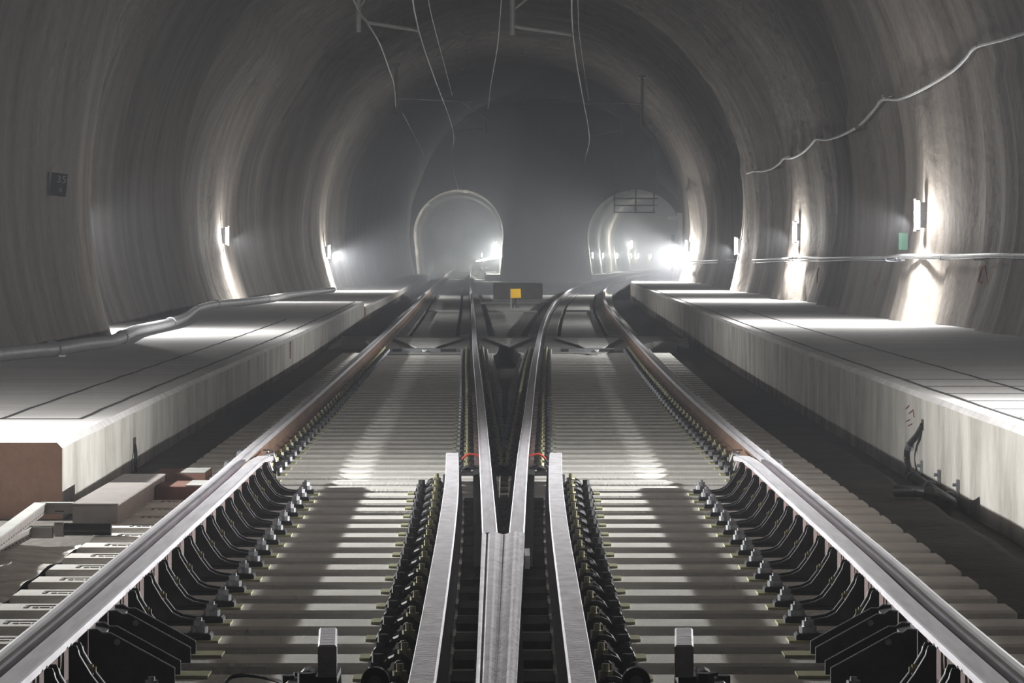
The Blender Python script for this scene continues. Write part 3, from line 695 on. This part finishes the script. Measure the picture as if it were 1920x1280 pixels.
def strip(f0, f1, y0, y1, z0, z1, m, name, lab, cat='concrete slab', group=None):
    ys = frange(y0, y1, 24); b = MB(); vs = []
    for y in ys: vs += [(f0(y),y,z0),(f1(y),y,z0),(f1(y),y,z1),(f0(y),y,z1)]
    fs = [(k*4+i, k*4+(i+1)%4, k*4+4+(i+1)%4, k*4+4+i) for k in range(len(ys)-1) for i in range(4)]+[(3,2,1,0), tuple(len(ys)*4-4+i for i in range(4))]
    return tag(b.add(vs, fs).build(name, m), lab, cat, group)
for y0, y1, z, where in ((60.3,85.5,-.21,'nearer'),(86.2,118,-.17,'farther')):
    strip(lambda y: lo(y)+.34, lambda y: li(y)-.34, y0, y1, -.4, z, 'slab', 'track_slab', 'pale flat concrete slab between the rails of the left track, %s one' % where)
    strip(lambda y: ri(y)+.34, lambda y: ro(y)-.34, y0, y1, -.4, z, 'slab', 'track_slab', 'pale flat concrete slab between the rails of the right track, %s one' % where)
    strip(lambda y: li(y)+.40, lambda y: ri(y)-.40, y0, y1, -.4, z-.01, 'slab', 'track_slab', 'pale flat concrete slab in the middle between the two tracks, %s one' % where)
for f, who in ((lo,'outer rail of the left track'),(li,'inner rail of the left track'),(ri,'inner rail of the right track'),(ro,'outer rail of the right track')):
    strip(lambda y: f(y)-.26, lambda y: f(y)+.26, 60.3, 118, -.4, -.175, 'slabd', 'rail_plinth', 'dark concrete plinth under the '+who+' beyond the cross slab', 'plinth')
    strip(lambda y: f(y)-.26, lambda y: f(y)+.26, 118.5, 205, -.4, -.175, 'floor', 'rail_plinth', 'dark far rail bed under the '+who, 'plinth')
# yellow board and concrete block
p = onz(958, 577, -.18)
r = empty('yellow_marker', p, 'small square yellow marker board on a thin grey post between the tracks', 'sign')
MB().box(-.02, .02, -.02, .02, 0, .38).build('post', 'zinc', r)
MB().box(-.01, .27, -.045, -.02, .27, .52, 0, Matrix.Rotation(-.03, 3, 'Y')).build('board', 'yellow', r)
MB().box(-.025, -.008, -.05, -.02, .27, .53).build('board_edge', 'zinc', r)
b = MB(); b.cyl((.13,.0,.27), (.04,.1,0), .012, 6); b.cyl((.13,0,.27), (.23,.1,0), .012, 6); b.cyl((.13,0,.27), (.15,.25,0), .012, 6); b.build('tripod_foot', 'dark', r)
r = empty('concrete_block', (onz(971,557,-.115).x, onz(971,557,-.115).y, -.115), 'low rectangular concrete block behind the yellow marker board', 'concrete block')
MB().box(-.80, .80, 0, .95, -.2, .465, .02).build('block_body', 'pale', r)
tag(MB().box(-.95, 1.0, 98, 98.6, -.4, -.13, .02).build('cable_step', 'slab'), 'pale low step across the middle behind the yellow marker', 'step')
# ---------------------------------------------------------------- wall lamps
LAMPS = [(-1,2,6.35,1.9),(1,2,6.2,1.9),(-1,-22,6.35,1.9),(1,-22,6.2,1.9)]
nl = 0
def wall_lamp(p, sd, power, label, far_=False, glow=.12, size=1.0, wx=.10, col_=(1,1,.98), aim=None):
    r = empty('wall_lamp', p, label, 'lamp')
    h = .21*size; w = .042*size
    MB().tube([(0,0,-h),(0,0,h)], w, 12).build('glass_tube', 'tubefar' if far_ else 'tube', r, smooth=True)
    b = MB(); b.cyl((0,0,h), (0,0,h+.03), w*1.15, 12); b.cyl((0,0,-h-.03), (0,0,-h), w*1.15, 12); b.build('end_cap', 'zinc', r)
    MB().box(min(sd*(w+.005),sd*(w+wx)), max(sd*(w+.005),sd*(w+wx)), -.03, .03, -h*.9, h*.9).build('back_plate', 'zinc', r)
    l = bpy.data.lights.new('lamp_glow', 'POINT'); l.energy = power*(glow if not far_ else 1); l.shadow_soft_size = .05; l.color = col_
    o = put(bpy.data.objects.new('lamp_glow', l)); o.location = (p[0]-sd*(w+.12), p[1]-.0, p[2])
    if not far_:
        l = bpy.data.lights.new('lamp_beam', 'SPOT'); l.energy = power*(1.5 if not aim else 3.3); l.shadow_soft_size = .045; l.color = col_; l.spot_size = math.radians(174); l.spot_blend = .75
        o = put(bpy.data.objects.new('lamp_beam', l)); o.location = (p[0]-sd*(w+.10), p[1], p[2]-.05)
        d = Vector((-sd*.62, -.68, -.40)) if aim else Vector((-sd*math.cos(math.radians(44)), 0, -math.sin(math.radians(44)))); o.rotation_euler = d.to_track_quat('-Z', 'Y').to_euler()
    return r
W = 730
def lampw(px, py, y, sd, power, label):
    p = onwall(px, py, .13, max(20, y-9), y+12); return wall_lamp(p, sd, power, label, wx=.10)
def lampx(y, sd, z, power, label, glow=.12, aim=None):
    x = (wallX(y, z, sd)-.16)*sd; return wall_lamp((x, y, z), sd, power, label, glow=glow, aim=aim)
lampx(20.6, -1, 1.85, W*1.58, 'tube lamp on the left wall just outside the photo', .62, True); lampx(21.2, 1, 1.85, W*1.58, 'tube lamp on the right wall just outside the photo', .62, True)
lampx(48.3, -1, 1.85, W, 'tube lamp hidden behind the first bulge of the left wall')
lampw(1719, 403, 50.3, 1, W, 'tall glowing tube lamp on the right wall above the green box')
lampw(426, 442, 80.8, -1, W, 'bright tube lamp in the recess of the left wall, nearest one on that side')
lampw(1490, 435, 73, 1, W, 'bright tube lamp on the right wall, second from the green box')
lampw(617, 472, 111.5, -1, W*1.3, 'small distant tube lamp on the left wall past the second bulge')
lampw(1380, 461, 96, 1, W*1.2, 'small tube lamp on the right wall, third from the green box')
lampw(1287, 462, 120.5, 1, W*3.2, 'dazzling star-like lamp on the right wall beside the right bore')
# lamps inside the bores
for k, px in enumerate((1102,1126,1152,1179,1192,1216,1240)):
    y = 205.5
    while y < 330 and CX+(xbr(y)-BR['r']*.96)*F/y < px: y += .25
    p = (xbr(y)-BR['r']*.90, y, CH-(478.5+k*.35-HZ)*y/F)
    wall_lamp(p, -1, 600, 'small bright lamp in the row inside the right bore, %s from the left' % ordi(k+1), True, 1, .75, .2, (.90,.96,1))
p = atY(1184, 458, 232); wall_lamp((p.x, p.y, p.z), 1, 1600, 'bright lamp above the row of small lamps in the right bore', True, 1, 1.2, .05, (.9,.96,1))
p = atY(931, 459, 232); wall_lamp((p.x, p.y, p.z), 1, 1500, 'bright lamp above the light streak in the left bore', True, 1, .9, .05, (.9,.96,1))
p = atY(943, 478, 209); wall_lamp((p.x, p.y, p.z), 1, 2800, 'dazzling lamp at the right side of the left bore mouth', True, 1, .9, .05, (.9,.96,1))
p = atY(904, 478, 260); wall_lamp((p.x, p.y, p.z), 1, 150, 'tiny glimmer of a lamp deep in the left bore', True, 1, .6, .05, (.9,.96,1))
r = empty('light_streak', (0,0,0), 'bright streak of painted light slanting down left from the lamp in the left bore', 'lamp')  # added glowing bar imitates the streak lit by the lamp, not a fixture
b = MB(); a, c = atY(893, 489.5, 214), atY(944, 478.5, 209)
vs = [a+Vector((0,0,.03)), a-Vector((0,0,.03)), c-Vector((0,0,.14)), c+Vector((0,0,.12)), a+Vector((0,.1,.03)), a+Vector((0,.1,-.03)), c+Vector((0,.1,-.14)), c+Vector((0,.1,.12))]
b.add(vs, [(0,1,2,3),(7,6,5,4),(0,3,7,4),(1,5,6,2),(2,6,7,3),(0,4,5,1)]); b.build('streak_glow', 'tubefar', r)
# ---------------------------------------------------------------- overhead line
def wire(pts, rr, label, sm=6):
    b = MB(); b.tube(pts, rr, 6, sm); return tag(b.build('overhead_wire', 'wire'), label, 'wire')
def zt(y): return ZC+BZ-.1
wire([atY(768,-150,44), atY(785,58,58.5), atY(850,248,107), atY(846,302,140), (-3.2,200,5.0)], .014, 'contact wire hanging over the left track')
wire([atY(1085,-150,44), atY(1074,66,58.5), atY(1105,256,107), atY(1105,322,140), (7.2,200,5.0)], .014, 'contact wire hanging over the right track')
wire([atY(790,-120,50), atY(803,0,62), atY(822,80,76), atY(848,178,107)], .009, 'thin carrier wire above the left contact wire')
wire([atY(1080,-120,50), atY(1084,20,62), atY(1088,80,76), atY(1104,188,107)], .009, 'thin carrier wire above the right contact wire')
wire([atY(640,-50,54), atY(672,18,58), atY(688,42,60), atY(712,82,68), atY(728,125,80), atY(739,160,92), atY(742,200,105)], .016, 'thicker feeder wire curving down at upper left of the middle')
wire([atY(943,-60,55), atY(938,20,62), atY(932,90,74), atY(920,160,92), atY(915,204,107)], .012, 'single feeder wire dropping in the middle of the vault')
wire([atY(755,212,107), atY(772,245,125), atY(795,290,150)], .012, 'faint far feeder wire left of the middle')
def cant(name_label, drop, parts, y):
    r = empty('overhead_bracket', atY(drop[0], drop[1], y), name_label, 'bracket'); o = Vector(r.location)
    x = o.x; top = ZC+BZ*math.sqrt(max(.05, 1-(x/6.45)**2))
    MB().cyl((0,0,0), (0,0,max(.5, top-o.z-.1)), .05, 10).build('drop_post', 'wire', r)
    MB().box(-.12, .12, -.12, .12, max(.5, top-o.z-.2), max(.5, top-o.z-.1)).build('ceiling_plate', 'wire', r)
    for nm, pts, rr in parts: MB().tube([atY(a, b_, y+.0)-o for a, b_ in pts], rr, 8).build(nm, 'cable' if y > 100 else 'wire', r)
cant('nearer overhead bracket arm hanging above the left track', (672,60), [('arm',[(672,22),(690,42),(785,57)],.038),('brace',[(672,18),(683,0),(690,-20)],.02)], 58.5)
cant('nearer overhead bracket arm hanging above the right track', (961,66), [('arm',[(961,48),(980,52),(1072,65)],.038),('brace',[(961,20),(985,0),(1020,-15)],.02)], 58.5)
cant('farther overhead bracket with two arms above the left track', (743,213), [('arm',[(743,184),(780,185),(887,190)],.030),('brace',[(865,190),(895,210),(911,222),(912,250)],.022),('steady_arm',[(850,249),(905,240)],.024)], 107)
cant('farther overhead bracket with two arms above the right track', (1204,240), [('arm',[(1204,195),(1176,193),(1097,194)],.026),('brace',[(1120,194),(1150,212),(1167,225),(1167,248)],.018),('steady_arm',[(1105,256),(1158,243)],.024)], 107)
# faint gantry and masts by the right bore
def mast(px, ytop, ybot, y, label, arm=None):
    p = atY(px, ybot, y); t = atY(px, ytop, y); r = empty('mast', (p.x, y, max(p.z, -.4)), label, 'mast'); h = t.z-max(p.z, -.4)
    MB().box(-.09, .09, -.09, .09, 0, h, 0).build('post', 'slabd', r); MB().box(-.16, .16, -.16, .16, 0, .04).build('foot_plate', 'zinc', r)
    if arm: MB().box(-.45, .0, -.05, .05, h*arm, h*arm+.12).build('bracket_arm', 'slabd', r)
mast(1275, 399, 525, 124, 'grey mast with short arm standing on the right platform beside the dazzling lamp', .9)
mast(1262, 440, 515, 190, 'slim grey post at the right edge of the right bore mouth')
r = empty('gantry', (0,0,0), 'faint overhead steel gantry in front of the top of the right bore', 'gantry')
for (a, c, rr) in (((1150,372),(1235,372),.05),((1152,385),(1233,385),.04),((1152,398),(1228,398),.04)): MB().cyl(atY(a[0],a[1],198), atY(c[0],c[1],198), rr, 6).build('beam', 'wire', r)
for x in (1152,1192,1226): MB().cyl(atY(x,300,198), atY(x,400,198), .045, 6).build('hanger', 'wire', r)
# ---------------------------------------------------------------- haze, camera, colour
w = bpy.data.worlds.new('World'); bpy.context.scene.world = w; w.use_nodes = True; nt = w.node_tree
nt.nodes['Background'].inputs[0].default_value = (0,0,0,1); nt.nodes['Background'].inputs[1].default_value = 0
vsn = nt.nodes.new('ShaderNodeVolumeScatter');  vsn.inputs['Density'].default_value = .0021; vsn.inputs['Anisotropy'].default_value = .3
vsn.inputs['Color'].default_value = (.90,.92,1,1)
nt.links.new(vsn.outputs[0], nt.nodes['World Output'].inputs['Volume'])
hm = bpy.data.materials.new('haze'); hm.use_nodes = True; hn = hm.node_tree; hn.nodes.remove(hn.nodes['Principled BSDF'])
hv = hn.nodes.new('ShaderNodeVolumeScatter'); hv.inputs['Density'].default_value = .0125; hv.inputs['Anisotropy'].default_value = .3; hv.inputs['Color'].default_value = (.90,.92,1,1)
hn.links.new(hv.outputs[0], hn.nodes['Material Output'].inputs['Volume'])
b = MB(); b.box(-7.6, 24, 108.6, 350, -.3, 9.3); ho = b.build('haze', hm)
tag(ho, 'pale grey haze filling the far end of the tunnel and both bores', 'haze', kind='stuff')
cam = bpy.data.cameras.new('Camera'); co = put(bpy.data.objects.new('Camera', cam)); bpy.context.scene.camera = co
cam.sensor_width = 36; cam.lens = 36*F/1920; cam.shift_y = -(640-HZ)/1920; cam.clip_end = 1000; cam.clip_start = .1
co.location = (0, 0, CH); co.rotation_euler = (math.pi/2, 0, 0)
sc = bpy.context.scene
sc.view_settings.view_transform = 'Standard'; sc.view_settings.exposure = .27; sc.view_settings.gamma = .86; sc.view_settings.look = 'None'
sc.cycles.max_bounces = 4; sc.cycles.diffuse_bounces = 3; sc.cycles.glossy_bounces = 2; sc.cycles.use_adaptive_sampling = True; sc.cycles.adaptive_threshold = .05; sc.cycles.adaptive_min_samples = 12; sc.cycles.volume_bounces = 0; sc.cycles.sample_clamp_indirect = 3
